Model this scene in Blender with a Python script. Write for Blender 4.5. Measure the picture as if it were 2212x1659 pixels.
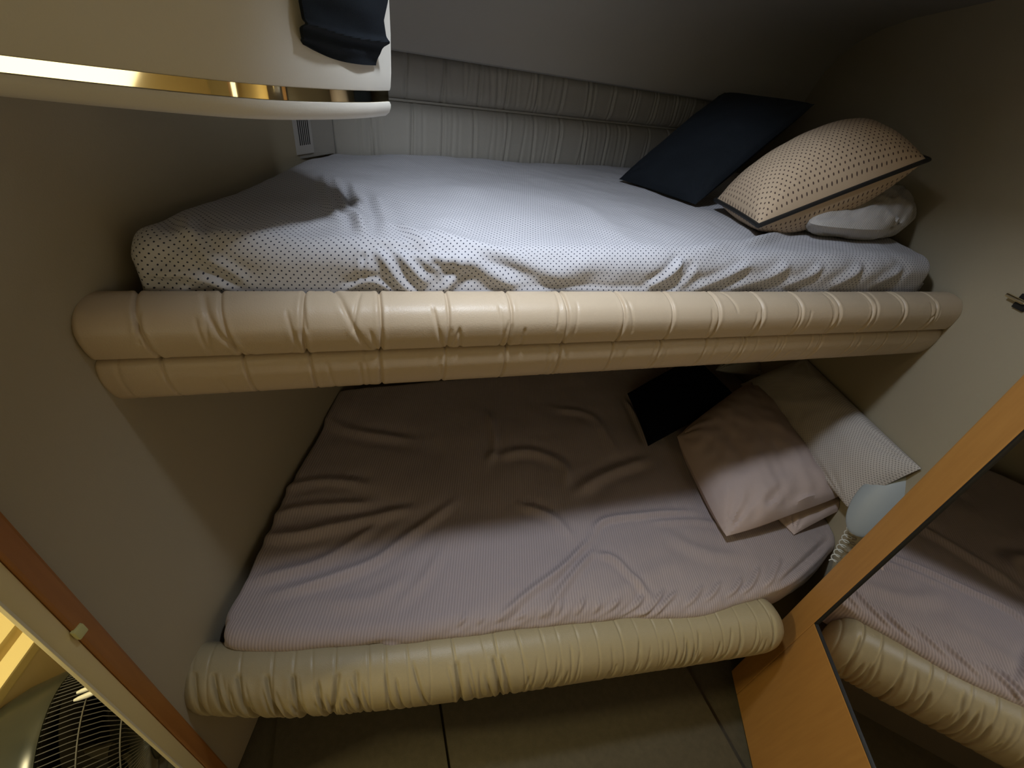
import bpy, bmesh, math, random
import numpy as np
from mathutils import Vector, Matrix, noise
random.seed(7); rng = np.random.default_rng(7)
for o in list(bpy.data.objects): bpy.data.objects.remove(o)
sc = bpy.context.scene
COL = sc.collection
ZC = 1.70                      # eye height above the cabin floor

# ------------------------------------------------------------------ camera (calibrated from vanishing points)
F = 930.0
def nrm(v): v = np.array(v, float); return v/np.linalg.norm(v)
n_ = nrm((-196, 1300, F)); X_ = np.array((3103., -197., F)); X_ = nrm(X_-n_*X_.dot(n_)); U_ = -n_; Y_ = np.cross(U_, X_)
if Y_[2] < 0: Y_ = -Y_
R = np.array([X_, Y_, U_])
def ray(px, py): return R@nrm((px-1106, py-829.5, F))
def onz(px, py, z): r = ray(px, py); return r*(z/r[2])          # point of the level z (relative to the eye)
def ony(px, py, y): r = ray(px, py); return r*(y/r[1])          # point of the upright plane at depth y
def ondist(px, py, A, L, far=True):                            # point of a sight line at length L from A
    r = ray(px, py); b = r.dot(A); c = A.dot(A)-L*L; d = b*b-c
    if d < 0: return r*b
    return r*(b+math.sqrt(d) if far else b-math.sqrt(d))
cam = bpy.data.cameras.new('camera'); co = bpy.data.objects.new('camera', cam); COL.objects.link(co)
cam.sensor_width = 36; cam.lens = F/2212*36; cam.clip_start = .01
M = Matrix(((R[0,0], -R[0,1], -R[0,2], 0), (R[1,0], -R[1,1], -R[1,2], 0), (R[2,0], -R[2,1], -R[2,2], ZC), (0,0,0,1)))
co.matrix_world = M
sc.camera = co

# ------------------------------------------------------------------ light, exposure
w = bpy.data.worlds.new('world'); sc.world = w; w.use_nodes = True
w.node_tree.nodes['Background'].inputs[0].default_value = (.6, .62, .7, 1); w.node_tree.nodes['Background'].inputs[1].default_value = 0.01
def area(name, loc, target, size, power, col, spread=180, sy=None):
    l = bpy.data.lights.new(name, 'AREA'); l.energy = power; l.color = col; l.size = size
    if sy: l.shape = 'RECTANGLE'; l.size_y = sy
    l.spread = math.radians(spread)
    o = bpy.data.objects.new(name, l); COL.objects.link(o); o.location = (loc[0], loc[1], loc[2]+ZC)
    d = Vector(target)-Vector(loc); o.rotation_euler = d.to_track_quat('-Z', 'Y').to_euler(); return o
area('hatch_daylight', (.20, .57, .46), (.24, .60, 0), .10, 9.2, (.80, .88, 1.0))
area('cabin_lamp', (-1.15, .42, .28), (-1.0, .45, -1), .22, 20, (1.0, .86, .46))
area('aft_fill', (-.92, -1.5, -.12), (-.5, 0, -.5), 1.2, 3.9, (1.0, .91, .60), sy=.45)  # added warm fill standing in for the lit cabin aft; no fixture here
vs = sc.view_settings
vs.view_transform = 'Standard'; vs.look = 'None'; vs.gamma = 1; vs.exposure = 0.10
try: vs.use_curve_mapping = False
except Exception: pass

# ------------------------------------------------------------------ materials
def mat(name, col, rough=.6, metal=0., spec=.5, bump=None, bscale=200, vary=.0, vscale=5, sheen=0):
    m = bpy.data.materials.new(name); m.use_nodes = True; nt = m.node_tree; b = nt.nodes['Principled BSDF']
    b.inputs['Base Color'].default_value = (*col, 1); b.inputs['Roughness'].default_value = rough
    b.inputs['Metallic'].default_value = metal; b.inputs['Specular IOR Level'].default_value = spec
    b.inputs['Sheen Weight'].default_value = sheen
    tc = nt.nodes.new('ShaderNodeTexCoord')
    if vary:
        nz = nt.nodes.new('ShaderNodeTexNoise'); nz.inputs['Scale'].default_value = vscale; nz.inputs['Detail'].default_value = 5
        nt.links.new(tc.outputs['Object'], nz.inputs['Vector'])
        mx = nt.nodes.new('ShaderNodeMix'); mx.data_type = 'RGBA'
        mx.inputs['A'].default_value = (*[c*(1-vary) for c in col], 1); mx.inputs['B'].default_value = (*[min(1, c*(1+vary)) for c in col], 1)
        nt.links.new(nz.outputs['Fac'], mx.inputs['Factor']); nt.links.new(mx.outputs['Result'], b.inputs['Base Color'])
    if bump:
        nb = nt.nodes.new('ShaderNodeTexNoise'); nb.inputs['Scale'].default_value = bscale; nb.inputs['Detail'].default_value = 4
        nt.links.new(tc.outputs['Object'], nb.inputs['Vector'])
        bp = nt.nodes.new('ShaderNodeBump'); bp.inputs['Strength'].default_value = bump; bp.inputs['Distance'].default_value = .002
        nt.links.new(nb.outputs['Fac'], bp.inputs['Height']); nt.links.new(bp.outputs['Normal'], b.inputs['Normal'])
    return m
def nmath(nt, op, a, b=None, c=None):
    n = nt.nodes.new('ShaderNodeMath'); n.operation = op
    for i, v in enumerate((a, b, c)):
        if v is None: continue
        if isinstance(v, (int, float)): n.inputs[i].default_value = v
        else: nt.links.new(v, n.inputs[i])
    return n.outputs[0]
def dotted(name, base, dot, a=.0118, r=.115, rough=.85, rib=0, elong=1):
    """printed fabric: staggered small dots in cloth coordinates (UV in metres)"""
    m = mat(name, base, rough, spec=.15, bump=.25, bscale=900); nt = m.node_tree; b = nt.nodes['Principled BSDF']
    uv = nt.nodes.new('ShaderNodeUVMap'); sp = nt.nodes.new('ShaderNodeSeparateXYZ'); nt.links.new(uv.outputs[0], sp.inputs[0])
    ds = []
    for off in (0, .5):
        ux = nmath(nt, 'SUBTRACT', nmath(nt, 'FRACT', nmath(nt, 'ADD', nmath(nt, 'DIVIDE', sp.outputs[0], a), off+100)), .5)
        uy = nmath(nt, 'SUBTRACT', nmath(nt, 'FRACT', nmath(nt, 'ADD', nmath(nt, 'DIVIDE', sp.outputs[1], a), off+100)), .5)
        uy = nmath(nt, 'DIVIDE', uy, elong)
        ds.append(nmath(nt, 'ADD', nmath(nt, 'MULTIPLY', ux, ux), nmath(nt, 'MULTIPLY', uy, uy)))
    d = nmath(nt, 'MINIMUM', ds[0], ds[1]); k = nmath(nt, 'LESS_THAN', d, r*r)
    mx = nt.nodes.new('ShaderNodeMix'); mx.data_type = 'RGBA'; mx.inputs['A'].default_value = (*base, 1); mx.inputs['B'].default_value = (*dot, 1)
    nt.links.new(k, mx.inputs['Factor']); nt.links.new(mx.outputs['Result'], b.inputs['Base Color'])
    return m
def ribbed(name, base, dark, period=.0075, rough=.9, strength=.5):
    m = mat(name, base, rough, spec=.1, sheen=.2); nt = m.node_tree; b = nt.nodes['Principled BSDF']
    uv = nt.nodes.new('ShaderNodeUVMap'); sp = nt.nodes.new('ShaderNodeSeparateXYZ'); nt.links.new(uv.outputs[0], sp.inputs[0])
    s = nmath(nt, 'SINE', nmath(nt, 'MULTIPLY', sp.outputs[0], 2*math.pi/period)); s = nmath(nt, 'MULTIPLY_ADD', s, .5, .5)
    mx = nt.nodes.new('ShaderNodeMix'); mx.data_type = 'RGBA'; mx.inputs['A'].default_value = (*dark, 1); mx.inputs['B'].default_value = (*base, 1)
    nt.links.new(s, mx.inputs['Factor']); nt.links.new(mx.outputs['Result'], b.inputs['Base Color'])
    bp = nt.nodes.new('ShaderNodeBump'); bp.inputs['Strength'].default_value = strength; bp.inputs['Distance'].default_value = .0012
    nt.links.new(s, bp.inputs['Height']); nt.links.new(bp.outputs['Normal'], b.inputs['Normal'])
    return m
def wood(name, c1, c2, rough=.42):
    m = mat(name, c1, rough); nt = m.node_tree; b = nt.nodes['Principled BSDF']
    tc = nt.nodes.new('ShaderNodeTexCoord'); mp = nt.nodes.new('ShaderNodeMapping'); mp.inputs['Scale'].default_value = (40, 40, 3)
    nz = nt.nodes.new('ShaderNodeTexNoise'); nz.inputs['Scale'].default_value = 2.5; nz.inputs['Detail'].default_value = 7
    nt.links.new(tc.outputs['Object'], mp.inputs[0]); nt.links.new(mp.outputs[0], nz.inputs['Vector'])
    mx = nt.nodes.new('ShaderNodeMix'); mx.data_type = 'RGBA'; mx.inputs['A'].default_value = (*c2, 1); mx.inputs['B'].default_value = (*c1, 1)
    nt.links.new(nz.outputs['Fac'], mx.inputs['Factor']); nt.links.new(mx.outputs['Result'], b.inputs['Base Color'])
    return m
MAT = dict(
    wall=mat('wall_vinyl', (.40, .35, .25), .75, spec=.25, bump=.12, bscale=420, vary=.05, vscale=3),
    liner=mat('headliner_vinyl', (.42, .40, .36), .8, spec=.2, bump=.12, bscale=420, vary=.04),
    pad=mat('padding_vinyl', (.37, .355, .32), .6, spec=.3, bump=.3, bscale=300),
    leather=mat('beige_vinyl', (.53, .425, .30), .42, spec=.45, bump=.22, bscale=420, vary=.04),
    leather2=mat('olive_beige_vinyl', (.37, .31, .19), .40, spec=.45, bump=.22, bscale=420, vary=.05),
    locker=mat('cream_vinyl', (.66, .63, .56), .6, spec=.3, bump=.07, bscale=500),
    brass=mat('polished_brass', (.95, .86, .62), .06, 1.0),
    mirror=mat('mirror_glass', (.80, .78, .76), .02, 1.0),
    dots=dotted('dotted_sheet', (.51, .505, .53), (.03, .035, .06)),
    ribs=ribbed('ribbed_sheet', (.46, .385, .375), (.36, .30, .295)),
    mauve=mat('mauve_cotton', (.52, .42, .39), .9, spec=.1, bump=.3, bscale=700, vary=.04),
    navy=mat('navy_fabric', (.007, .010, .014), .85, spec=.2, bump=.4, bscale=900, vary=.15, vscale=30),
    black=mat('black_fabric', (.004, .005, .010), .9, spec=.1, bump=.4, bscale=900),
    beigedot=dotted('tan_dotted_fabric', (.52, .40, .28), (.09, .06, .05), a=.0145, r=.115, elong=1.3),
    whitedot=dotted('white_textured_fabric', (.58, .54, .50), (.34, .31, .29), a=.0105, r=.22),
    whiterib=ribbed('white_ribbed_fabric', (.50, .47, .44), (.40, .38, .36), period=.006),
    wood=wood('cherry_wood', (.50, .255, .07), (.38, .18, .048)),
    woodd=wood('dark_cherry_wood', (.42, .18, .045), (.30, .12, .03)),
    jamb=mat('cream_painted_metal', (.78, .66, .34), .35, spec=.5),
    edge=mat('pale_metal_edge', (.78, .72, .52), .3, spec=.6),
    cream=mat('cream_laminate', (.72, .60, .38), .5, vary=.03),
    white=mat('white_plastic', (.36, .40, .42), .4),
    blackp=mat('gloss_black_plastic', (.02, .026, .024), .28, spec=.6),
    wire=mat('black_wire', (.10, .10, .10), .35, spec=.6),
    dark=mat('dark_plastic', (.012, .012, .012), .5),
    carpet=mat('brown_carpet', (.105, .09, .06), .95, spec=.05, bump=.6, bscale=500, vary=.2, vscale=60),
    base=mat('dark_base', (.10, .085, .07), .8),
    vent=mat('vent_plastic', (.46, .45, .43), .5),
    label=mat('ivory_plastic', (.80, .82, .78), .4),
    greenp=mat('yellow_green_plastic', (.62, .62, .28), .35, spec=.6),
)

# ------------------------------------------------------------------ builders
def props(o, label=None, cat=None, group=None, kind=None):
    if label: o['label'] = label
    if cat: o['category'] = cat
    if group: o['group'] = group
    if kind: o['kind'] = kind
    return o
def thing(name, label, cat, loc, group=None):
    o = bpy.data.objects.new(name, None); COL.objects.link(o); o.location = (loc[0], loc[1], loc[2]+ZC); o.empty_display_size = .05
    return props(o, label, cat, group)
def mesh(name, verts, faces, m, parent=None, smooth=True, uv=None, label=None, origin=None):
    """verts in eye-relative metres; one mesh object"""
    v = np.asarray(verts, float).copy(); v[:, 2] += ZC
    if parent is not None:
        p = parent; base = np.zeros(3)
        while p is not None: base += np.array(p.location); p = p.parent
        v -= base; loc = (0, 0, 0)
    else:
        base = np.array([v[:, 0].mean(), v[:, 1].mean(), v[:, 2].min()]) if origin is None else np.array(origin); v -= base; loc = base
    me = bpy.data.meshes.new(name); me.from_pydata([tuple(x) for x in v], [], [tuple(int(i) for i in f) for f in faces]); me.update()
    if smooth:
        me.shade_smooth()
        if len(me.vertices) < 20000: me.set_sharp_from_angle(angle=math.radians(38))
    if uv is not None:
        ul = me.uv_layers.new(name='UVMap'); li = np.empty(len(me.loops), int); me.loops.foreach_get('vertex_index', li)
        ul.data.foreach_set('uv', np.asarray(uv, float)[li].ravel())
    me.materials.append(MAT[m] if isinstance(m, str) else m)
    o = bpy.data.objects.new(name, me); COL.objects.link(o); o.location = loc
    if parent is not None: o.parent = parent
    if label: o['label'] = label
    return o
def gridfaces(nu, nv, wrapv=False, off=0, flip=False):
    f = []
    for i in range(nu-1):
        for j in range(nv if wrapv else nv-1):
            a = i*nv+j; b = i*nv+(j+1) % nv; q = (a+off, b+off, b+nv+off, a+nv+off)
            f.append(q[::-1] if flip else q)
    return f
def box_vf(p0, p1, bev=0):
    bm = bmesh.new(); bmesh.ops.create_cube(bm, size=1)
    for v in bm.verts:
        v.co = Vector([(p0[i]+p1[i])/2+v.co[i]*(p1[i]-p0[i]) for i in range(3)])
    if bev: bmesh.ops.bevel(bm, geom=bm.edges[:], offset=bev, segments=2, affect='EDGES', profile=.7)
    bm.verts.index_update(); vs_ = [tuple(v.co) for v in bm.verts]; fs = [[v.index for v in f.verts] for f in bm.faces]; bm.free(); return vs_, fs
def obox(origin, ax, ay, az, bev=0):
    """oriented box from a corner and three edge vectors"""
    lx, ly, lz = [np.linalg.norm(a) for a in (ax, ay, az)]
    v, f = box_vf((0, 0, 0), (lx, ly, lz), bev); v = np.array(v)
    return np.array(origin)+v[:, :1]*np.array(ax)/lx+v[:, 1:2]*np.array(ay)/ly+v[:, 2:3]*np.array(az)/lz, f
def sweep(path, rad, seg=10, closed=False):
    """round tube through a list of points; rad number or list"""
    P = np.array(path, float); n = len(P); T = np.gradient(P, axis=0)
    if closed: T = np.roll(P, -1, 0)-np.roll(P, 1, 0)
    T /= np.linalg.norm(T, axis=1)[:, None]+1e-12
    r = np.full(n, rad) if np.isscalar(rad) else np.array(rad)
    ref = np.array((0, 0, 1.)) if abs(T[0][2]) < .9 else np.array((1., 0, 0)); N = np.cross(T[0], ref); N /= np.linalg.norm(N); vs_ = []
    for i in range(n):
        N = N-T[i]*N.dot(T[i]); N /= np.linalg.norm(N); B = np.cross(T[i], N)
        for k in range(seg):
            a = 2*math.pi*k/seg; vs_.append(P[i]+r[i]*(math.cos(a)*N+math.sin(a)*B))
    f = gridfaces(n, seg, True)
    if closed:
        o = (n-1)*seg
        for k in range(seg): f.append((o+k, o+(k+1) % seg, (k+1) % seg, k))
    else:
        f.append(tuple(range(seg))[::-1]); f.append(tuple((n-1)*seg+k for k in range(seg)))
    return np.array(vs_), f
def join(*vf):
    V, Fc, o = [], [], 0
    for v, f in vf:
        V.append(np.array(v)); Fc += [tuple(i+o for i in q) for q in f]; o += len(v)
    return np.vstack(V), Fc
def pl_dist(Pt, line):
    """distance of points to a polyline, and parameter 0..1 along it"""
    L = np.array(line); best = np.full(len(Pt), 1e9); par = np.zeros(len(Pt)); seg = np.linalg.norm(np.diff(L, axis=0), axis=1); tot = seg.sum(); acc = 0
    for a, b, s in zip(L[:-1], L[1:], seg):
        ab = b-a; t = np.clip(((Pt-a)@ab)/(s*s+1e-12), 0, 1); d = np.linalg.norm(Pt-(a+t[:, None]*ab), axis=1)
        k = d < best; best[k] = d[k]; par[k] = (acc+t[k]*s)/tot; acc += s
    return best, par
def smooth_line(pts, n=6):
    P = np.array(pts, float)
    if len(P) < 3: return P
    P = np.vstack([2*P[0]-P[1], P, 2*P[-1]-P[-2]]); out = []
    for i in range(1, len(P)-2):
        for k in range(n):
            t = k/n; out.append(.5*((2*P[i])+(-P[i-1]+P[i+1])*t+(2*P[i-1]-5*P[i]+4*P[i+1]-P[i+2])*t*t+(-P[i-1]+3*P[i]-3*P[i+1]+P[i+2])*t**3))
    out.append(P[-2]); return np.array(out)
def normals(V, nu, nv):
    G = V.reshape(nu, nv, 3); du = np.gradient(G, axis=0); dv = np.gradient(G, axis=1); N = np.cross(du, dv).reshape(-1, 3)
    return N/(np.linalg.norm(N, axis=1)[:, None]+1e-12)
def fold(V, N, folds):
    D = np.zeros(len(V))
    for line, wd, h in folds:
        L = smooth_line(line); d, t = pl_dist(V, L)
        env = np.clip(np.minimum(t, 1-t)*5+.15, 0, 1)
        D += env*h*(np.exp(-(d/wd)**2)-.45*np.exp(-((d-1.9*wd)/(1.1*wd))**2))
    return V+N*D[:, None]
def nz(V, scale, amp, seed=0):
    return np.array([noise.noise(Vector((x*scale+seed, y*scale, z*scale))) for x, y, z in V])*amp

# ------------------------------------------------------------------ plan of the cabin
def left_x(y): return -.44+.284*(y-.60)           # left wall
def right_x(y): return 1.51+.45*(y-.72)           # right wall
def back_y(x): return 1.64+.26*(x+.1)             # hull side behind the bunks
TM = nrm((.43, .9, 0)); PM = onz(1758, 1346, -1.15)   # plane of the mirrored door
def door_pt(s, z, off=0):                              # s metres along the door plane from the mirror corner (towards the bunk = +)
    m = np.array((TM[1], -TM[0], 0)); q = PM+TM*s+m*off; return np.array((q[0], q[1], z))
FLOOR, CEIL = -1.70, .34
def quadwall(name, pts, m, thick=.03, nrm_=None, kind='structure', parent=None):
    """slab from a plan polyline, FLOOR..CEIL; thickness away from the room"""
    V, Fc = [], []
    P = [np.array(p, float) for p in pts]
    for (a, b) in zip(P[:-1], P[1:]):
        d = b-a; nn = np.array((d[1], -d[0])); nn = nn/np.linalg.norm(nn)*thick
        v, f = obox((a[0], a[1], FLOOR), (d[0], d[1], 0), (0, 0, CEIL+.3-FLOOR), (nn[0], nn[1], 0)); o = len(V)
        V += [tuple(x) for x in v]; Fc += [tuple(i+o for i in q) for q in f]
    o = mesh(name, V, Fc, m, smooth=False); props(o, kind=kind); return o
JY = .430
quadwall('wall_left', [(left_x(1.64)+.02, 1.66), (left_x(.462), .462)][::-1], 'wall', -.03)
quadwall('wall_right', [(right_x(2.3), 2.3), (right_x(.36), .36)], 'wall', -.03)
quadwall('wall_back', [(-.5, back_y(-.5)+.05), (2.5, back_y(2.5)+.05)], 'wall', -.03)
quadwall('wall_aft', [(2.4, -1.6), (-2.0, -1.6)], 'cream', -.03)
quadwall('wall_port', [(-2.0, -1.6), (-2.0, 1.4)], 'cream', -.03)
quadwall('wall_forward', [(-2.0, 1.1), (-.36, 1.1)], 'cream', -.03)
# wall part behind the mirrored door (steps in front of the right wall)
E_ = door_pt(.066, 0, .03); S_ = door_pt(-2.1, 0, .03)
quadwall('wall_starboard', [(E_[0], E_[1]), (S_[0], S_[1])], 'wall', -.03)
o = mesh('floor', *box_vf((-2.05, -1.65, FLOOR-.05), (2.6, 2.4, FLOOR)), 'carpet', smooth=False); props(o, kind='structure')

# ceiling: flat headliner with a hatch opening, curving down into the hull side
HX0, HX1, HY0, HY1 = .155, .44, .38, .80
V, Fc = [], []
prof = [(-.055, .018), (-.075, .022), (-.09, .04), (-.10, .08), (-.125, .14), (-.17, .20), (-.24, .255), (-.33, .295), (-.45, .325), (-.60, CEIL)]
xs = np.linspace(-.6, 2.6, 60)
for x in xs:
    for dy, z in [(.04, .02)]+prof: V.append((x, back_y(x)+dy, z))
Fc = gridfaces(len(xs), len(prof)+1)
o = mesh('trim_1', V, Fc, 'liner'); props(o, kind='structure')
def slab(x0, x1, y0, y1, z0=CEIL, z1=CEIL+.02): return box_vf((x0, y0, z0), (x1, y1, z1))
V, Fc = [], []
ys_front = lambda x: back_y(x)-.60
v1 = join(slab(-2.05, HX0, -1.65, .95), slab(HX1, 2.6, -1.65, .95), slab(HX0, HX1, -1.65, HY0), slab(HX0, HX1, HY1, .95))
Vr = []; Fr = []
for i, x in enumerate((-.6, 2.6)): Vr += [(x, .94, CEIL), (x, back_y(x)-.595, CEIL)]
Fr = [(0, 1, 3, 2)]
tr = join(obox((HX0, HY0, CEIL), (HX1-HX0, 0, 0), (0, -.01, 0), (0, 0, .13)), obox((HX0, HY1, CEIL), (HX1-HX0, 0, 0), (0, .01, 0), (0, 0, .13)),
          obox((HX0, HY0, CEIL), (0, HY1-HY0, 0), (-.01, 0, 0), (0, 0, .13)), obox((HX1, HY0, CEIL), (0, HY1-HY0, 0), (.01, 0, 0), (0, 0, .13)), slab(HX0, HX1, HY0, HY1, CEIL+.13, CEIL+.14))
o = mesh('ceiling', *join(v1, (Vr, Fr), tr), 'liner', smooth=False); props(o, kind='structure')

# ------------------------------------------------------------------ pleated hull-side padding above the upper bunk
pad = thing('backrest_padding', 'grey-beige pleated vinyl padding running along the hull side behind the upper bunk', 'padding', (.5, 1.75, -.36))
pleats = np.arange(-.10, 2.3, .118)
def pad_row(z0, z1, bulge, seed):
    r = random.Random(seed); nu, nv = 900, 26; V = np.zeros((nu*nv, 3)); UV = []
    cre = [(p+r.uniform(-.008, .008), r.uniform(-.010, .012), r.uniform(.004, .007)) for p in pleats]
    cre += [(r.uniform(-.1, 2.2), r.uniform(-.02, .02), r.uniform(.001, .0025)) for _ in range(46)]
    X = np.linspace(-.135, 1.925, nu)
    for i, x in enumerate(X):
        for j in range(nv):
            t = j/(nv-1); z = z0+(z1-z0)*t; b = bulge*(max(0, 1-(2*t-1)**4))**.6
            endr = min(1, max(0, (x+.135)/.05)); b *= math.sqrt(max(0, 1-(1-endr)**2))
            d = 0
            for cx, sk, dp in cre:
                q = abs(x-cx-sk*(t-.5))
                if q < .03: d += dp*math.exp(-(q/.0045)**2)-dp*.35*math.exp(-((q-.011)/.006)**2)
            V[i*nv+j] = (x+(-.02 if False else 0), back_y(x)+.03-b+d, z)
    return V, gridfaces(nu, nv)
mesh('upper_row', *pad_row(-.107, .03, .045, 3), 'pad', pad)
mesh('lower_row', *pad_row(-.33, -.107, .06, 4), 'pad', pad)
# piping between the rows
mesh('seam_welt', *sweep([(x, back_y(x)+.012, -.107) for x in np.linspace(-.12, 1.92, 60)], .004, 6), 'pad', pad)

# ------------------------------------------------------------------ mattress in its sheet
def mattress(name, Fp, Bp, z0, h, r, m, folds, nzs, nu=420, nv=230, label='', cat='mattress', corner=.10):
    """Fp / Bp: front and back plan polylines (left to right); top at z0, side height h"""
    Fp = smooth_line(Fp); Bp = smooth_line(Bp)
    def interp(P, u):
        s = np.concatenate([[0], np.cumsum(np.linalg.norm(np.diff(P, axis=0), axis=1))]); s /= s[-1]
        return np.stack([np.interp(u, s, P[:, 0]), np.interp(u, s, P[:, 1])], -1)
    # one-dimensional map: side, round corner, top, round corner, side
    def g(n, L):
        side = h-r; arc = r*math.pi/2; tot = 2*side+2*arc+(L-2*r); s = np.linspace(0, tot, n); pos = np.zeros(n); dr = np.zeros(n)
        for i, q in enumerate(s):
            if q > tot/2: q2, mir = tot-q, True
            else: q2, mir = q, False
            if q2 < side: p, d = 0, h-q2
            elif q2 < side+arc: a = (q2-side)/r; p, d = r*(1-math.cos(a)), r*(1-math.sin(a))
            else: p, d = q2-side-arc+r, 0
            pos[i] = L-p if mir else p; dr[i] = d
        return pos/L, dr, s
    Lu = np.linalg.norm(np.diff(Fp, axis=0), axis=1).sum(); Lv = .95
    pu, du, su = g(nu, Lu); pv, dv, sv = g(nv, Lv)
    A = interp(Fp, pu); B = interp(Bp, pu)
    V = np.zeros((nu, nv, 3)); UV = np.zeros((nu, nv, 2))
    for i in range(nu):
        P = A[i][None]*(1-pv[:, None])+B[i][None]*pv[:, None]
        V[i, :, :2] = P; V[i, :, 2] = z0-np.minimum(h, np.sqrt(du[i]**2+dv**2)); UV[i, :, 0] = su[i]; UV[i, :, 1] = sv
    # round the two front corners in plan
    c = V[:, :, :2]
    V = V.reshape(-1, 3); UV = UV.reshape(-1, 2)
    uu = np.repeat(pu*Lu, nv); vv = np.tile(pv*Lv, nu)
    for side in (0, 1):
        a = corner-(uu if side == 0 else Lu-uu); b = corner-vv; k = (a > 0) & (b > 0)
        # pull the square corner in to a quarter circle
        rr = np.maximum(a[k], b[k]); l = np.hypot(a[k], b[k]); sc_ = rr/l
        da = a[k]*(1-sc_); db = b[k]*(1-sc_)
        sgn = 1 if side == 0 else -1
        V[k, 0] += sgn*da; V[k, 1] += db
    N = normals(V, nu, nv); N *= np.sign(N[(nu//2)*nv+nv//2][2])
    V = fold(V, N, folds)
    for s, a, sd in nzs: V = V+N*nz(V, s, a, sd)[:, None]
    V[:, 0] = np.clip(V[:, 0], left_x(V[:, 1])+.002, right_x(V[:, 1])-.002)
    G = gridfaces(nu, nv, flip=False)
    o = mesh(name, V, G, m, uv=UV); props(o, label, cat); return o
def top(z, pts): return [onz(x, y, z) for x, y in pts]
def side(yy, pts): return [ony(x, y, yy) for x, y in pts]
ZU = -.255
uf = []
for pts, wd, h in [
    ([(722, 385), (738, 432), (770, 470), (790, 508)], .010, .012), ([(700, 380), (712, 430), (745, 480)], .012, .008), ([(760, 400), (778, 450), (800, 490)], .012, .009),
    ([(812, 420), (830, 470), (842, 505)], .014, .006), ([(640, 470), (560, 500), (430, 500)], .03, .006), ([(400, 470), (412, 500), (430, 520)], .012, .007),
    ([(860, 480), (900, 508), (935, 530)], .014, .007), ([(1710, 490), (1650, 515), (1600, 530)], .014, .008), ([(1740, 505), (1600, 520), (1490, 545)], .02, .005),
    ([(900, 490), (1000, 520), (1120, 540)], .025, .005), ([(1250, 440), (1300, 480), (1330, 520)], .04, .004), ([(1000, 400), (980, 450), (1000, 500)], .05, .004)]:
    uf.append((top(ZU, pts), wd, h))
for pts, wd, h in [
    ([(782, 500), (785, 545), (783, 600)], .004, -.010), ([(795, 510), (830, 560), (865, 610), (900, 632)], .008, .012), ([(820, 505), (870, 555), (925, 615)], .008, .012),
    ([(850, 515), (910, 560), (955, 590)], .007, .010), ([(900, 530), (950, 560), (1010, 575)], .010, .011), ([(940, 560), (935, 600), (925, 625)], .010, -.008),
    ([(1000, 575), (975, 605), (955, 630)], .009, .014), ([(960, 545), (1040, 575), (1120, 620)], .014, .013), ([(1030, 560), (1120, 590), (1210, 628)], .014, -.010),
    ([(1490, 548), (1450, 585), (1390, 622)], .008, .015), ([(1505, 560), (1470, 600), (1420, 630)], .009, -.009), ([(1640, 565), (1560, 600), (1480, 628)], .010, .011),
    ([(1730, 560), (1660, 600), (1570, 625)], .012, .010), ([(1800, 555), (1760, 590), (1690, 620)], .010, .008), ([(1890, 555), (1850, 590), (1790, 618)], .012, .012), ([(1990, 555), (1950, 590), (1890, 615)], .012, .013),
    ([(1290, 560), (1230, 590), (1130, 610)], .02, .007), ([(415, 500), (430, 540), (480, 580), (540, 615)], .010, .009), ([(300, 590), (380, 592), (450, 602), (520, 633)], .008, .013),
    ([(380, 632), (440, 607), (500, 630)], .008, .011), ([(290, 570), (310, 610), (330, 636)], .010, .010), ([(740, 628), (800, 606), (858, 630)], .006, .013), ([(1040, 632), (1300, 626), (1500, 630)], .006, .006),
    ([(350, 480), (370, 530), (330, 580)], .012, -.007)]:
    uf.append((side(.75, pts), wd, h*.62))
up_sheet = mattress('dotted_mattress', [(-.372, .772), (-.33, .752), (-.2, .747), (.2, .745), (.8, .748), (1.3, .758), (1.48, .765)],
         [(-.11, 1.60), (-.05, 1.61), (.5, 1.74), (1.2, 1.90), (1.92, 2.05)], ZU, .15, .045, 'dots', uf, [(3, .010, 3), (9, .004, 5), (30, .0012, 1)],
         label='mattress on the upper bunk fitted with a rumpled white sheet of small dark dots', nu=520, nv=260, corner=.05)
ZL = -1.115
lf = []
for pts, wd, h in [
    ([(535, 1252), (694, 1207), (784, 1152), (830, 1116)], .014, .010), ([(581, 1284), (716, 1243), (807, 1207), (875, 1162), (942, 1116), (988, 1080)], .014, .012),
    ([(956, 1184), (920, 1243), (852, 1311)], .014, .007), ([(1277, 1162), (1214, 1229), (1146, 1279), (1069, 1342)], .010, .012), ([(1286, 1184), (1236, 1243), (1168, 1342)], .010, .010),
    ([(1277, 1162), (1304, 1125), (1400, 1112), (1500, 1105)], .010, .010), ([(1286, 1198), (1327, 1207), (1372, 1252), (1410, 1293)], .010, .010), ([(1123, 1089), (1191, 1116), (1236, 1162)], .014, .009),
    ([(581, 1116), (671, 1098), (807, 1089)], .016, .010), ([(558, 1157), (653, 1152), (807, 1116), (900, 1100)], .016, .013), ([(1055, 890), (1069, 958), (1055, 1003)], .014, .012),
    ([(1055, 990), (1146, 976), (1214, 1003), (1227, 1058)], .02, .010), ([(1400, 990), (1304, 1026), (1236, 1071)], .02, .012), ([(600, 1060), (700, 1040), (800, 1050)], .016, .009),
    ([(1190, 880), (1280, 900), (1330, 980)], .02, .008), ([(1400, 1130), (1500, 1125), (1560, 1130)], .010, .006), ([(700, 1300), (800, 1290), (900, 1240)], .02, .006),
    ([(1350, 860), (1375, 900), (1400, 960)], .010, .010), ([(1430, 1150), (1520, 1190), (1620, 1200)], .02, .007), ([(1310, 1300), (1400, 1240), (1480, 1210)], .02, .006), ([(700, 900), (760, 930), (900, 950)], .02, .009)]:
    lf.append((top(ZL, pts), wd, h*.8))
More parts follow.
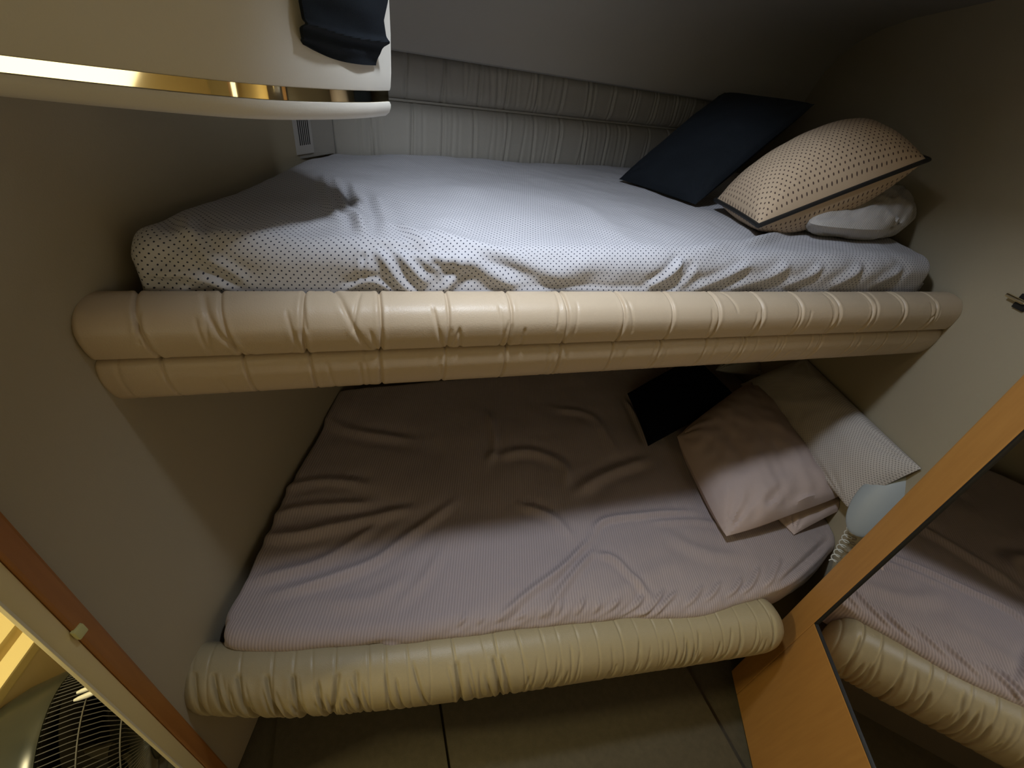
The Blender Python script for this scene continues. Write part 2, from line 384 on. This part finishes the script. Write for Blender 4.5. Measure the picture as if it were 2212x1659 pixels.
lf.append((top(ZL, [(1660, 1285), (1710, 1240), (1790, 1165)]), .008, -.014))
for k in range(17):
    x0 = 960+k*42+random.uniform(-10, 10); yb = 1388-(x0-960)*.125-(max(0, x0-1300)**2)*.00025
    lf.append(([onz(x0, yb, ZL-.02), onz(x0+22+random.uniform(0, 18), yb-24, ZL-.003), onz(x0+50, yb-48-random.uniform(0, 20), ZL)], .006, .008))
lf.append((top(ZL-.04, [(480, 1392), (600, 1382), (720, 1372), (820, 1384), (860, 1396)]), .006, .012))
lo_sheet = mattress('ribbed_mattress', [(-.415, .61), (-.36, .57), (-.17, .53), (.15, .487), (.5, .447), *[tuple(onz(x, y, ZL-.03)[:2]) for x, y in ((1500, 1332), (1600, 1305), (1690, 1275), (1762, 1232), (1812, 1172))]],
         [(-.165, 1.50), (-.1, 1.53), (.5, 1.57), (1.2, 1.60), (1.86, 1.62)], ZL, .12, .035, 'ribs', lf, [(3.5, .012, 8), (10, .004, 2), (30, .001, 1)],
         label='mattress on the lower bunk covered with a creased mauve ribbed sheet', nu=480, nv=300, corner=.06)

# ------------------------------------------------------------------ padded rails
def rail(pathfn, prof, creases, nu, x0, x1, endr=.0, ends=(0, 0), clipw=True):
    """pathfn(x)->y of the crest; prof: list of (dy, dz) smoothed; creases: (x_at_top, x_at_bottom, depth, t0, t1, width)"""
    pr = smooth_line([(a, b, 0) for a, b in prof], 8)[:, :2]; nv = len(pr); c = pr.mean(0)
    X = np.linspace(x0, x1, nu); xx = np.repeat(X, nv); tt = np.tile(np.linspace(0, 1, nv), nu)
    D = np.zeros(nu*nv)
    for xt, xb, dp, t0, t1, wd, bow in creases:
        tc_ = np.clip((tt-t0)/(t1-t0), 0, 1); cx = xt+(xb-xt)*tc_+bow*np.sin(np.pi*tc_); env = np.clip(np.minimum(tt-t0, t1-tt)/(.12*(t1-t0)+1e-6)+ (1 if t0 <= 0 or t1 >= 1 else 0), 0, 1)*((tt >= t0) & (tt <= t1))
        q = np.abs(xx-cx); D += env*(-dp*np.exp(-(q/wd)**2)+dp*.13*np.exp(-((q-2.6*wd)/(1.6*wd))**2))
    V = np.zeros((nu*nv, 3)); dn = pr-c; ln = np.linalg.norm(dn, axis=1); dn = dn/ln[:, None]
    for i, x in enumerate(X):
        s = 1.
        if ends[0] and x < x0+ends[0]: s = math.sqrt(max(.02, 1-(1-(x-x0)/ends[0])**2))
        if ends[1] and x > x1-ends[1]: s = math.sqrt(max(.02, 1-(1-(x1-x)/ends[1])**2))
        y = pathfn(x); k = slice(i*nv, (i+1)*nv); q = c+(pr-c)*s+dn*D[k][:, None]
        V[k, 1] = y+q[:, 0]; V[k, 2] = q[:, 1]; V[k, 0] = np.minimum(np.maximum(x, left_x(V[k, 1])+.0008), right_x(V[k, 1])-.0008) if clipw else x
    f = gridfaces(nu, nv, flip=True)
    f.append(tuple(range(nv))); f.append(tuple((nu-1)*nv+k for k in range(nv))[::-1])
    return V, f
r_ = random.Random(11)
seams = [-.347, -.235, -.114, .001, .118, .234, .345, .465, .584, .700, .815, .930, 1.045, 1.16, 1.275, 1.39]
cu, cl = [], []
for s in seams:
    sk = (.02 if s < -.2 else 0)+r_.uniform(-.004, .006)
    cu.append((s-sk*.3, s+sk*1.3, r_.uniform(.004, .006), 0, 1, .0026, r_.uniform(-.004, .004)))
    cl.append((s+sk*.8, s+sk+r_.uniform(-.004, .004), r_.uniform(.0025, .004), 0, 1, .0022, 0))
for _ in range(46):
    s = r_.choice(seams)+r_.uniform(-.03, .03); t0 = r_.uniform(.1, .5); t1 = t0+r_.uniform(.25, .5)
    cu.append((s, s+r_.uniform(-.018, .018), r_.uniform(.001, .0026), t0, min(.98, t1), .003, 0))
for _ in range(30):
    s = r_.choice(seams)+r_.uniform(-.04, .04); t0 = r_.uniform(.0, .5)
    cl.append((s, s+r_.uniform(-.01, .01), r_.uniform(.001, .002), t0, 1, .003, 0))
cu += [(-.26, -.17, .004, .15, .98, .004, -.012), (-.08, -.02, .004, .0, .7, .004, .0), (.09, .112, .003, .3, .8, .003, 0)]
ur = thing('upper_bunk_rail', 'beige pleated vinyl bolster rail with two rolls along the upper bunk', 'bunk rail', (.55, .72, -.53))
crest = lambda x: .725
mesh('top_roll', *rail(lambda x: .725, [(.02, -.345), (.012, -.334), (-.012, -.333), (-.04, -.344), (-.055, -.365), (-.057, -.388), (-.052, -.410), (-.043, -.420), (-.01, -.425), (.02, -.425)], cu, 1500, left_x(.67)-.002, right_x(.72)+.002, ends=(.016, .016)), 'leather', ur)
mesh('bottom_roll', *rail(lambda x: .725, [(.02, -.421), (-.02, -.422), (-.044, -.427), (-.050, -.452), (-.044, -.480), (-.032, -.502), (-.01, -.517), (.02, -.521)], cl, 1500, left_x(.67)-.002, right_x(.72)+.002, ends=(.012, .012)), 'leather', ur)
o = thing('upper_bunk', 'upper bunk shelf carrying the dotted mattress', 'bunk', (.5, 1.2, -.53))
def plan_slab(P, z0, z1):
    n = len(P); V = [(x, y, z0) for x, y in P]+[(x, y, z1) for x, y in P]
    return V, [tuple(range(n))[::-1], tuple(range(n, 2*n))]+[(i, (i+1) % n, n+(i+1) % n, n+i) for i in range(n)]
mesh('shelf', *plan_slab([(left_x(.75)+.005, .747), (right_x(.75)-.005, .747), (right_x(2.0)-.01, 2.0), (-.03, back_y(-.1)-.03), (left_x(1.58)+.01, 1.58)], -.515, -.41), 'wall', o, smooth=False)

# lower rail: one fat curved roll with many gathers
def ly(x): return np.interp(x, [-.50, -.474, -.319, -.171, -.015, .15, .326, .514, .789, 1.0, 1.10], [.60, .585, .540, .511, .486, .468, .448, .427, .402, .385, .37])
xs_ = np.linspace(-.5, 1.1, 60); pf = np.polyfit(xs_, [ly(x) for x in xs_], 4)
cr = []
for k in range(30):
    s = -.45+k*.0525+r_.uniform(-.012, .012); cr.append((s, s+r_.uniform(-.012, .014), r_.uniform(.0007, .0022), 0, .75, .0028, r_.uniform(-.004, .004)))
for k in range(95):
    s = r_.uniform(-.46, 1.04); wgt = 1 if (s < .1 or s > .7) else .5
    t0 = r_.uniform(.25, .5); cr.append((s, s+(.035 if s < .3 else -.03)*r_.uniform(.3, 1.2), r_.uniform(.002, .006)*wgt, t0, min(1, t0+r_.uniform(.3, .6)), .0035, r_.uniform(-.006, .006)))
for s, e, d in [(-.40, -.34, .010), (-.35, -.29, .010), (-.29, -.235, .012), (-.235, -.19, .012), (-.14, -.17, .009), (-.10, -.075, .007), (.13, .16, .009), (.22, .27, .009), (-.44, -.40, .010), (.24, .30, .006)]:
    cr.append((s, e, d, .3, 1, .005, -.006))
lr = thing('lower_bunk_rail', 'olive-beige gathered vinyl bolster roll along the front of the lower bunk', 'bunk rail', (.3, .45, -1.36))
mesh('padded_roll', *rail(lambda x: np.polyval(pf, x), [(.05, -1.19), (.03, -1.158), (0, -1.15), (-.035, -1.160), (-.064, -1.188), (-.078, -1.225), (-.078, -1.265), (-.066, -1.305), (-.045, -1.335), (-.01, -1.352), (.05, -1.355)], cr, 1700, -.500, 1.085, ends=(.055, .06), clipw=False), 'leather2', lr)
# underside / base of the lower bunk with its kick board
bs = thing('lower_bunk', 'dark lower bunk base below the gathered rail', 'bunk', (.3, 1.0, FLOOR))
mesh('bed_base', *plan_slab([(-.40, .655), (-.1, .575), (.5, .51), (1.0, .48), (1.38, .50), (1.83, 1.5), (-.165, 1.53)], -1.36, -1.237), 'base', bs, smooth=False)
mesh('kick_board', *plan_slab([(-.46, .64), (-.1, .60), (.5, .56), (1.05, .50), (1.07, .53), (.5, .60), (-.1, .64), (-.45, .68)], FLOOR, -1.36), 'base', bs, smooth=False)
fb = thing('floor_boards', 'carpeted removable floor boards below the lower bunk', 'floor boards', (.2, .2, FLOOR))
for a, b in [((-.372, .12), None), ((.128, 0), None)]: pass
for xa, xb, nm in [(-.375, .110, 1), (.116, 1.0, 2)]:
    mesh('board', *plan_slab([(xa+.03, -.4), (xb+.03, -.4), (xb, .56-.05*max(0, xb)), (xa, .62)], FLOOR+.0005, FLOOR+.012*nm), 'carpet', fb, smooth=False)

# ------------------------------------------------------------------ pillows
def pillow(name, c, thick, m, label, cat='pillow', wr=.004, seed=0, n=64, pinch=.10, piping=None, sag=.0, uvs=1.0, folds=(), flat=.5, rnd=0.):
    """c: corners a,b,c,d (world, in order round the edge)"""
    a, b, c2, d = [np.array(p) for p in c]
    s = np.linspace(-1, 1, n); S, T = np.meshgrid(s, s, indexing='ij'); S = S.ravel(); T = T.ravel()
    # edges bow inwards between the corners
    S0, T0 = S.copy(), T.copy(); kk = 1-rnd*(S0**2*T0**2)**1.5*.42
    u = ((S+pinch*.35*(T**2-1)*S*np.abs(S))*kk+1)/2; v = ((T+pinch*.35*(S**2-1)*T*np.abs(T))*kk+1)/2
    P = np.outer((1-u)*(1-v), a)+np.outer(u*(1-v), b)+np.outer(u*v, c2)+np.outer((1-u)*v, d)
    N = np.cross(b-a, d-a); N = N/np.linalg.norm(N); mid = (a+b+c2+d)/4
    if N.dot(-mid) < 0: N = -N; flip = True
    else: flip = False
    prof = ((1-np.abs(S)**2.4).clip(0)*(1-np.abs(T)**2.4).clip(0))**flat
    Lu = np.linalg.norm(b-a)*uvs; Lv = np.linalg.norm(d-a)*uvs; UV = np.stack([u*Lu, v*Lv], -1)
    Fr = P+N*(thick*.5*prof)[:, None]; Bk = P-N*(thick*.5*prof)[:, None]
    rad = np.minimum(1, (1-np.maximum(np.abs(S), np.abs(T)))*8)
    w1 = nz(np.stack([u*Lu*5, v*Lv*5, u*0], -1), 1.7, wr*2, seed)+nz(np.stack([u*Lu*5, v*Lv*5, u*0], -1), 5, wr*.7, seed+9)
    # gathers radiating from corners
    for cs, ct in ((-1, -1), (1, -1), (1, 1), (-1, 1)):
        an = np.arctan2(T-ct, S-cs); dd = np.hypot(T-ct, S-cs); w1 += wr*1.3*np.sin(an*14+seed)*np.exp(-(dd/.45)**2)*np.clip(dd*4, 0, 1)
    Fr = Fr+N*(w1*rad)[:, None]; Bk = Bk-N*(w1*rad*.5)[:, None]
    if folds: Fr = fold(Fr, np.tile(N, (len(Fr), 1)), folds)
    f = gridfaces(n, n, flip=not flip)+gridfaces(n, n, off=n*n, flip=flip)
    V = np.vstack([Fr, Bk]); UV = np.vstack([UV, UV])
    zf = (ZU if mid[2] > -.6 else ZL)+.001
    V[:, 2] = np.maximum(V[:, 2], zf+.004*(V[:, 2]-zf)); V[:, 0] = np.minimum(V[:, 0], right_x(V[:, 1])-.003)
    if piping:
        t = thing(name, label, cat, (mid[0], mid[1], V[:, 2].min()))
        mesh('cover', V, f, m, t, uv=UV)
        G = P.reshape(n, n, 3); loop = np.vstack([G[:-1, 0], G[-1, :-1], G[:0:-1, -1], G[0, :0:-1]])
        mesh('piping', *sweep(loop, .006, 8, closed=True), piping, t, label='dark piping around the pillow edge')
        return t
    o = mesh(name, V, f, m, uv=UV); props(o, label, cat); return o
# upper bunk
A = onz(1337, 387, -.245); B = onz(1502, 442, -.245)
D = ondist(1565, 200, A, .47); C = ondist(1760, 225, B, .47)
print('navy', A, B, C, D)
pillow('throw_pillow', (A, B, C, D), .10, 'navy', 'plain navy blue throw pillow leaning in the back corner of the upper bunk', wr=.003, seed=3, pinch=.06)
c1 = onz(1545, 432, -.225); c2 = onz(1638, 488, -.232); c3 = ondist(2006, 345, c2, .47, far=True); c4 = c1+(c3-c2)+np.array((.02, .02, .03))
print('tan', c1, c2, c3, c4, right_x(c3[1]), right_x(c4[1]))
pillow('bed_pillow', (c1, c2, c3, c4), .24, 'beigedot', 'tan pillow with small dark dots and black piping on the upper bunk', piping='dark', seed=5, wr=.002, pinch=.05, flat=.6)
q = [onz(1690, 482, -.215), onz(1950, 503, -.215), onz(2000, 445, -.195), onz(1820, 415, -.215)]
print('white', q, [right_x(p[1]) for p in q])
pillow('bed_pillow', q, .145, 'whiterib', 'off-white ribbed pillow lying under the tan dotted pillow', seed=8, wr=.010, pinch=.0, rnd=.7, flat=.7)
# lower bunk
q = [onz(1355, 850, -1.07), onz(1400, 964, -1.08), onz(1592, 858, -1.03), onz(1500, 770, -1.03)]
print('black', q)
pillow('throw_pillow', q, .09, 'black', 'black throw pillow lying flat at the back of the lower bunk', wr=.002, seed=4, pinch=.05)
q = [onz(1455, 942, -1.05), onz(1565, 1168, -1.085), onz(1852, 1065, -.97), onz(1625, 815, -.98)]
print('mauve', q)
mf = [(top(-.98, [(1640, 1140), (1665, 1080), (1700, 1040), (1760, 1055)]), .012, -.012), (top(-.98, [(1700, 1100), (1760, 1070), (1800, 1065)]), .010, .010), (top(-1.03, [(1560, 1120), (1590, 1140), (1650, 1140)]), .010, .008)]
pillow('bed_pillow', q, .20, 'mauve', 'large plain mauve pillow in front on the lower bunk', seed=12, wr=.006, pinch=.07, folds=mf, rnd=.12)
q = [onz(1560, 1000, -1.08), onz(1715, 1155, -1.10), onz(1850, 1085, -1.03), onz(1700, 960, -1.05)]
pillow('bed_pillow', q, .09, 'mauve', 'smaller brownish mauve pillow peeping from beneath the large mauve pillow', seed=15, wr=.004, pinch=.04)
q = [onz(1600, 830, -1.02), onz(1830, 1095, -.95), onz(1990, 1012, -.725), onz(1738, 772, -.79)]
print('long', q, [right_x(p[1]) for p in q])
pillow('bed_pillow', q, .12, 'whitedot', 'long off-white waffle-textured pillow standing against the right wall of the lower bunk', seed=18, wr=.003, pinch=.04)
q = [onz(1545, 800, -1.04), onz(1650, 812, -1.04), onz(1690, 762, -1.0), onz(1590, 740, -1.0)]
pillow('bed_pillow', q, .07, 'whiterib', 'crumpled white pillow end just below the upper rail behind the black pillow', seed=21, wr=.006, pinch=.02)

# white rounded object and coiled cord wedged beside the door frame
Pc = ray(1912, 1080); Pc = Pc*(.47/Pc[1]); rr = .085
e1 = nrm(ony(1985, 1000, .49)-ony(1840, 1150, .45)); vdir = nrm(Pc); e2 = nrm(np.cross(vdir, e1)); e3 = np.cross(e1, e2)
V = []; nu, nv = 24, 36
for i in range(nu):
    th = math.pi*i/(nu-1)
    for j in range(nv):
        ph = 2*math.pi*j/nv; x, y, z = math.sin(th)*math.cos(ph), math.sin(th)*math.sin(ph), math.cos(th)
        V.append(Pc+e1*x*.135+e2*y*.062+e3*(z*.018))
hs = thing('white_shell', 'smooth rounded bluish-white object wedged between the long pillow and the wooden door frame', 'object', (Pc[0], Pc[1], Pc[2]-.08))
mesh('shell', V, gridfaces(nu, nv, True), 'white', hs)
pa = onz(1862, 1105, -1.0); pb = onz(1798, 1215, -1.06); d = pb-pa; L = np.linalg.norm(d); d /= L; a1 = nrm(np.cross(d, (0, 0, 1))); a2 = np.cross(d, a1)
co_ = [pa+d*L*t+(a1*math.cos(t*2*math.pi*11)+a2*math.sin(t*2*math.pi*11))*.014*(1-.35*t) for t in np.linspace(0, 1, 260)]
o = mesh('coiled_cord', *sweep(co_, .0015, 6), 'label'); props(o, 'thin pale coiled cord beside the door frame below the white object', 'cord')

# ------------------------------------------------------------------ mirrored wooden door (right)
zt, zb = CEIL, -1.670; zm = -1.15
dr = thing('mirror_door', 'cherry wood door with a large inset mirror at the right', 'door', door_pt(-.6, zb))
mm = np.array((TM[1], -TM[0], 0)); th = .022
def dbox(s0, s1, z0, z1, o0, o1, bev=0):
    return obox(door_pt(s0, z0, o0), TM*(s1-s0), (0, 0, z1-z0), mm*(o1-o0), bev)
mesh('stile', *dbox(0, .076, zb, zt-.004, 0, th, .0035), 'wood', dr, smooth=False)
mesh('bottom_rail', *dbox(-1.40, 0.0, zb, zm, .0003, th, .003), 'wood', dr, smooth=False)
mesh('mirror_pane', *dbox(-1.40, -.0012, zm+.0012, zt-.01, .006, .012), 'mirror', dr, smooth=False, label='mirror glass')
mesh('stile', *dbox(-1.48, -1.40, zb, zt-.004, 0, th, .003), 'wood', dr, smooth=False)
mesh('gasket', *join(dbox(-.0030, .0002, zm, zt-.01, .001, .008), dbox(-1.40, 0, zm-.0002, zm+.0018, .001, .008)), 'dark', dr, smooth=False)
# brass catch on the right wall
az = ray(2212, 650); yk = (1.51-.45*.72)/(az[0]/az[1]-.45); K = az/az[1]*yk
wn = nrm((-1, .45, 0)); wt = nrm((.45, 1, 0))
ct = thing('wall_catch', 'small bright brass catch on the right wall at the photo edge', 'catch', (K[0], K[1], K[2]-.02))
v, f = obox(K+wn*.001-wt*.02-np.array((0, 0, .02)), wt*.030, (0, 0, .034), wn*.006, .002); mesh('plate', v, f, 'dark', ct, smooth=False)
mesh('bolt', *sweep([K+wn*.014+wt*s for s in (-.020, -.016, .0, .03)], [.003, .005, .005, .005], 10), 'brass', ct)

# ------------------------------------------------------------------ overhead locker (top left)
plan = smooth_line([(-.60, .655, 0), (-.38, .655, 0), (-.25, .658, 0), (-.13, .682, 0), (-.055, .745, 0), (.005, .825, 0), (.0425, .90, 0)], 14)[:, :2]
tn = np.gradient(plan, axis=0); tn /= np.linalg.norm(tn, axis=1)[:, None]; on = np.stack([tn[:, 1], -tn[:, 0]], -1)   # outward
lk = thing('overhead_locker', 'cream vinyl overhead locker with rounded end at the top left', 'locker', (-.15, .85, -.085))
def lsweep(prof, cap=True):
    n = len(plan); k = len(prof); V = [(plan[i][0]+on[i][0]*a, plan[i][1]+on[i][1]*a, z) for i in range(n) for a, z in prof]
    V = [(max(x, left_x(y)+.0015), y, z) for x, y, z in V]
    f = gridfaces(n, k, flip=True)+[tuple((n-1)*k+j for j in range(k))[::-1], tuple(range(k))]
    return V, f
mesh('front_panel', *lsweep([(-.20, CEIL-.002), (-.006, CEIL-.002), (-.002, .20), (.002, .10), (.003, .03), (.002, -.02), (.0, -.040), (-.0015, -.0445), (-.004, -.0455), (-.20, -.0455)]), 'locker', lk)
mesh('brass_strip', *lsweep([(-.19, -.0457), (-.0045, -.0457), (-.0040, -.0600), (-.19, -.0600)]), 'brass', lk, label='polished brass inlay strip')
mesh('bottom_lip', *lsweep([(-.19, -.0602), (-.006, -.0602), (-.0025, -.0612), (-.0005, -.065), (-.001, -.070), (-.004, -.077), (-.011, -.0825), (-.03, -.085), (-.19, -.086)]), 'locker', lk)
# navy garment hanging over the locker front
def lpt(u, off, z):
    i = np.interp(u, [0, 1], [0, len(plan)-1]); j = int(min(i, len(plan)-2)); t = i-j; p = plan[j]*(1-t)+plan[j+1]*t; n2 = on[j]*(1-t)+on[j+1]*t
    return np.array((p[0]+n2[0]*off, p[1]+n2[1]*off, z))
def locate(px, py):                                     # point of the locker front seen at a pixel
    r = ray(px, py); azv = r[0]/r[1]; a = plan[:, 0]/plan[:, 1]; u = np.interp(azv, a, np.linspace(0, 1, len(plan))); p = lpt(u, 0, 0); return u, r[2]/r[1]*p[1]
gl = [(626, -150), (622, -60), (624, 0), (632, 40), (640, 78), (652, 96)]; gr = [(815, -150), (812, -60), (808, 0), (800, 40), (808, 90), (803, 140)]
nu, nv = 60, 60; V = []
for i in range(nu):
    t = i/(nu-1); k = t*(len(gl)-1); j = min(int(k), len(gl)-2); fr = k-j
    L0 = np.array(gl[j])*(1-fr)+np.array(gl[j+1])*fr; R0 = np.array(gr[j])*(1-fr)+np.array(gr[j+1])*fr
    for q in range(nv):
        s = q/(nv-1); P0 = L0*(1-s)+R0*s; P0 = P0+np.array((0, 12*math.sin(math.pi*s)*t))
        u, z = locate(*P0)
        sg = lambda v: 1/(1+math.exp(-v*55))
        w_ = .007+.008*sg(.66+.16*s-t)+.006*sg(.86+.06*s-t)+.003*math.sin(t*13-s*6)*min(1, 4*s)*min(1, 4*(1-s))+.006*math.exp(-((t-.64-.15*s)/.03)**2)
        V.append(lpt(u, w_, z))
V = np.array(V); back = V.copy()
for i in range(nu):
    for q in range(nv):
        t = i/(nu-1); s = q/(nv-1); k = i*nv+q; u, z = 0, 0
        c_ = np.array((.0, .0, 0)); e = min(1, min(s, 1-s)*14, (1-t)*14+.0)
        base_n = np.array((on[-12][0], on[-12][1], 0)); back[k] = V[k]-base_n*(.004+.006*e)
f = gridfaces(nu, nv, flip=True)+gridfaces(nu, nv, off=nu*nv)
bd = [i*nv for i in range(nu)]+[(nu-1)*nv+q for q in range(1, nv)]+[i*nv+nv-1 for i in range(nu-2, -1, -1)]+[q for q in range(nv-2, 0, -1)]
for a, b in zip(bd, bd[1:]+bd[:1]): f.append((a, b, b+nu*nv, a+nu*nv))
o = mesh('hanging_garment', np.vstack([V, back]), f, 'navy'); props(o, 'dark navy cloth garment hanging folded over the overhead locker', 'garment')

# vent grille on the left wall
def lw(y, z, off=0): nn = nrm((1, -.284, 0)); return np.array((left_x(y), y, z))+nn*off
def wally(px, py):
    r = ray(px, py); a = r[0]/r[1]; y = (-.44-.284*.60)/(a-.284); return y, r[2]/r[1]*y
p0 = np.array((-.196, 1.44, -.262)); p1 = np.array((-.098, 1.60, -.262)); tdir = p1-p0; wv = np.linalg.norm(tdir); tdir /= wv; ndir = nrm((tdir[1], -tdir[0], 0))
vt = thing('wall_vent', 'pale slotted vent panel in the corner left of the pleated padding above the upper mattress', 'vent', p0+tdir*wv/2)
v, f = obox(p0, tdir*wv, (0, 0, .28), -ndir*.02, .003); mesh('panel', v, f, 'pad', vt, smooth=False)
v, f = obox(p0+tdir*.004+ndir*.0003+np.array((0, 0, .012)), tdir*.075, (0, 0, .25), ndir*.006, .002); mesh('frame', v, f, 'vent', vt, smooth=False)
for k in range(6):
    v, f = obox(p0+tdir*(.022+k*.008)+ndir*.0062+np.array((0, 0, .035)), tdir*.0032, (0, 0, .21), ndir*.0010); mesh('slot', v, f, 'dark', vt, smooth=False)

# ------------------------------------------------------------------ doorway at the left
def lwp(y): return np.array((left_x(y), y, FLOOR))
jd = thing('door_frame', 'cherry wood doorway upright beside the left wall with a cream metal jamb', 'door frame', lwp(.45))
t3 = nrm((.284, 1, 0)); n3 = nrm((1, -.284, 0)); H = CEIL-FLOOR-.004
v, f = obox(lwp(.459)-n3*.012, t3*.030, (0, 0, H), n3*.021, .004); mesh('upright', v, f, 'woodd', jd, smooth=False)
v, f = obox(lwp(.431)-n3*.010, t3*.029, (0, 0, H), n3*.014, .005); mesh('jamb', v, f, 'jamb', jd, label='cream metal jamb')
v, f = obox(lwp(.4285)-n3*.004, t3*.0035, (0, 0, H), n3*.010, .001); mesh('edge_strip', v, f, 'edge', jd, smooth=False)
zz = -1.0
r = ray(155, 1367); a = r[0]/r[1]; yy = (-.44-.284*.60)/(a-.284); zz = r[2]/r[1]*yy
v, f = obox(np.array((left_x(yy), yy-.006, zz-.010))+n3*.004, t3*.016, (0, 0, .022), n3*.008, .003); mesh('latch', v, f, 'greenp', jd, label='small yellow-green latch')
# adjoining cabin seen through the doorway: cream cabinet with framed panels, ledge
q0, q1 = onz(0, 1480, -1.35), onz(80, 1370, -1.35); dl = nrm(q1-q0); dn = nrm((-dl[1], dl[0], 0))
if dn[0] > 0: dn = -dn
O = q0-dl*.55
cb = thing('cabin_bench', 'cream bench box with a pale rim behind the black fan past the left doorway', 'bench', (O[0]-.3, O[1]+.4, FLOOR))
ln = min(1.25, (1.07-O[1])/max(.2, dl[1])-.02)
v, f = obox((O[0], O[1], FLOOR), dl*ln, dn*.42, (0, 0, -1.385-FLOOR), .004); mesh('body', v, f, 'cream', cb, smooth=False)
v, f = obox((O[0], O[1], -1.385)-dn*.006, dl*ln, dn*.045, (0, 0, .035), .005); mesh('rim', v, f, 'jamb', cb, smooth=False)
v, f = obox((O[0], O[1], -1.385)+dn*.06, dl*ln, dn*.16, (0, 0, .045), .012); mesh('seat_pad', v, f, 'jamb', cb)
v, f = obox((O[0], O[1], -1.385)+dn*.24, dl*ln, dn*.16, (0, 0, .045), .012); mesh('seat_pad', v, f, 'jamb', cb)

# ------------------------------------------------------------------ black fan
fc = ray(112, 1578); fc = fc*(.56/fc[1])-np.array((0, 0, .24)); print('fan', fc)
fa = nrm((1, .22, .0)); RF = .24
b1 = nrm(np.cross(fa, (0, 0, 1))); b2 = np.cross(fa, b1)
fan = thing('floor_fan', 'glossy black round fan with wire cage beyond the left doorway', 'fan', (fc[0], fc[1], FLOOR))
def ring(s, rad, n=64): return [fc+fa*s+(b1*math.cos(t)+b2*math.sin(t))*rad for t in np.linspace(0, 2*math.pi, n, endpoint=False)]
bandp = [(-.225, .10), (-.215, .15), (-.19, .19), (-.15, .218), (-.11, .232), (-.05, .240), (-.03, .241), (-.022, .238), (-.022, .230), (-.05, .225)]
V = []
for s, rad in bandp: V += ring(s, rad)
mesh('housing', V, gridfaces(len(bandp), 64, True, flip=True), 'blackp', fan)
mesh('back_hub', *sweep([fc+fa*s for s in (-.235, -.23, -.224)], [.03, .09, .101], 24), 'blackp', fan)
for k in range(120):
    a = 2*math.pi*k/120; dvec = b1*math.cos(a)+b2*math.sin(a)
    pth = [fc+fa*s+dvec*rad for s, rad in [(-.03, .236), (.03, .232), (.080, .215), (.11, .17), (.12, .10), (.122, .05)]]
    mesh('cage_wire', *sweep(pth, .0010, 4), 'wire', fan)
for s, rad in [(.045, .229), (.105, .18)]: mesh('cage_ring', *sweep(ring(s, rad), .0016, 6, closed=True), 'wire', fan)
mesh('badge', *sweep([fc+fa*s for s in (.110, .125, .130)], [.052, .052, .045], 32), 'blackp', fan)
mesh('shade_backing', *sweep([fc+fa*s_ for s_ in (-.09, -.06, -.02)], [.20, .226, .226], 48), 'dark', fan)  # black backing added to stand in for the shade inside the fan
mesh('motor', *sweep([fc+fa*s for s in (-.12, -.02, .03)], [.05, .05, .03], 24), 'dark', fan)
for k in range(4):
    a0 = k*math.pi/2; V = []
    for i in range(8):
        rad = .04+.17*i/7
        for j in range(8):
            a = a0+(j/7-.5)*(.9+.3*i/7); V.append(fc+fa*(.0+.05*(j/7-.5))+(b1*math.cos(a)+b2*math.sin(a))*rad)
    mesh('blade', V, gridfaces(8, 8), 'dark', fan)
def proj(w):
    c = R.T@np.array(w, float); return np.array((c[0]/c[2]*F+1106, c[1]/c[2]*F+829.5))
ang = min(np.linspace(0, 2*math.pi, 720), key=lambda a: np.linalg.norm(proj(fc+fa*.05+(b1*math.cos(a)+b2*math.sin(a))*.238)-np.array((205, 1497))))
rd = b1*math.cos(ang)+b2*math.sin(ang); hc = fc+fa*.05+rd*.236; sd = np.cross(fa, rd)
for k in (-1, 1):
    mesh('handle_tab', *sweep([hc+sd*k*.010+fa*x for x in (-.026, -.018, 0, .018, .026)], [.003, .005, .0065, .005, .003], 10), 'label', fan, label='white tab')
mesh('stand', *sweep([fc-np.array((0, 0, .235)), np.array((fc[0], fc[1], FLOOR+.06)), np.array((fc[0], fc[1], FLOOR+.03))], [.03, .03, .05], 16), 'blackp', fan)
mesh('foot', *sweep([np.array((fc[0], fc[1], FLOOR+s)) for s in (.001, .02, .035)], [.15, .15, .10], 32), 'blackp', fan)
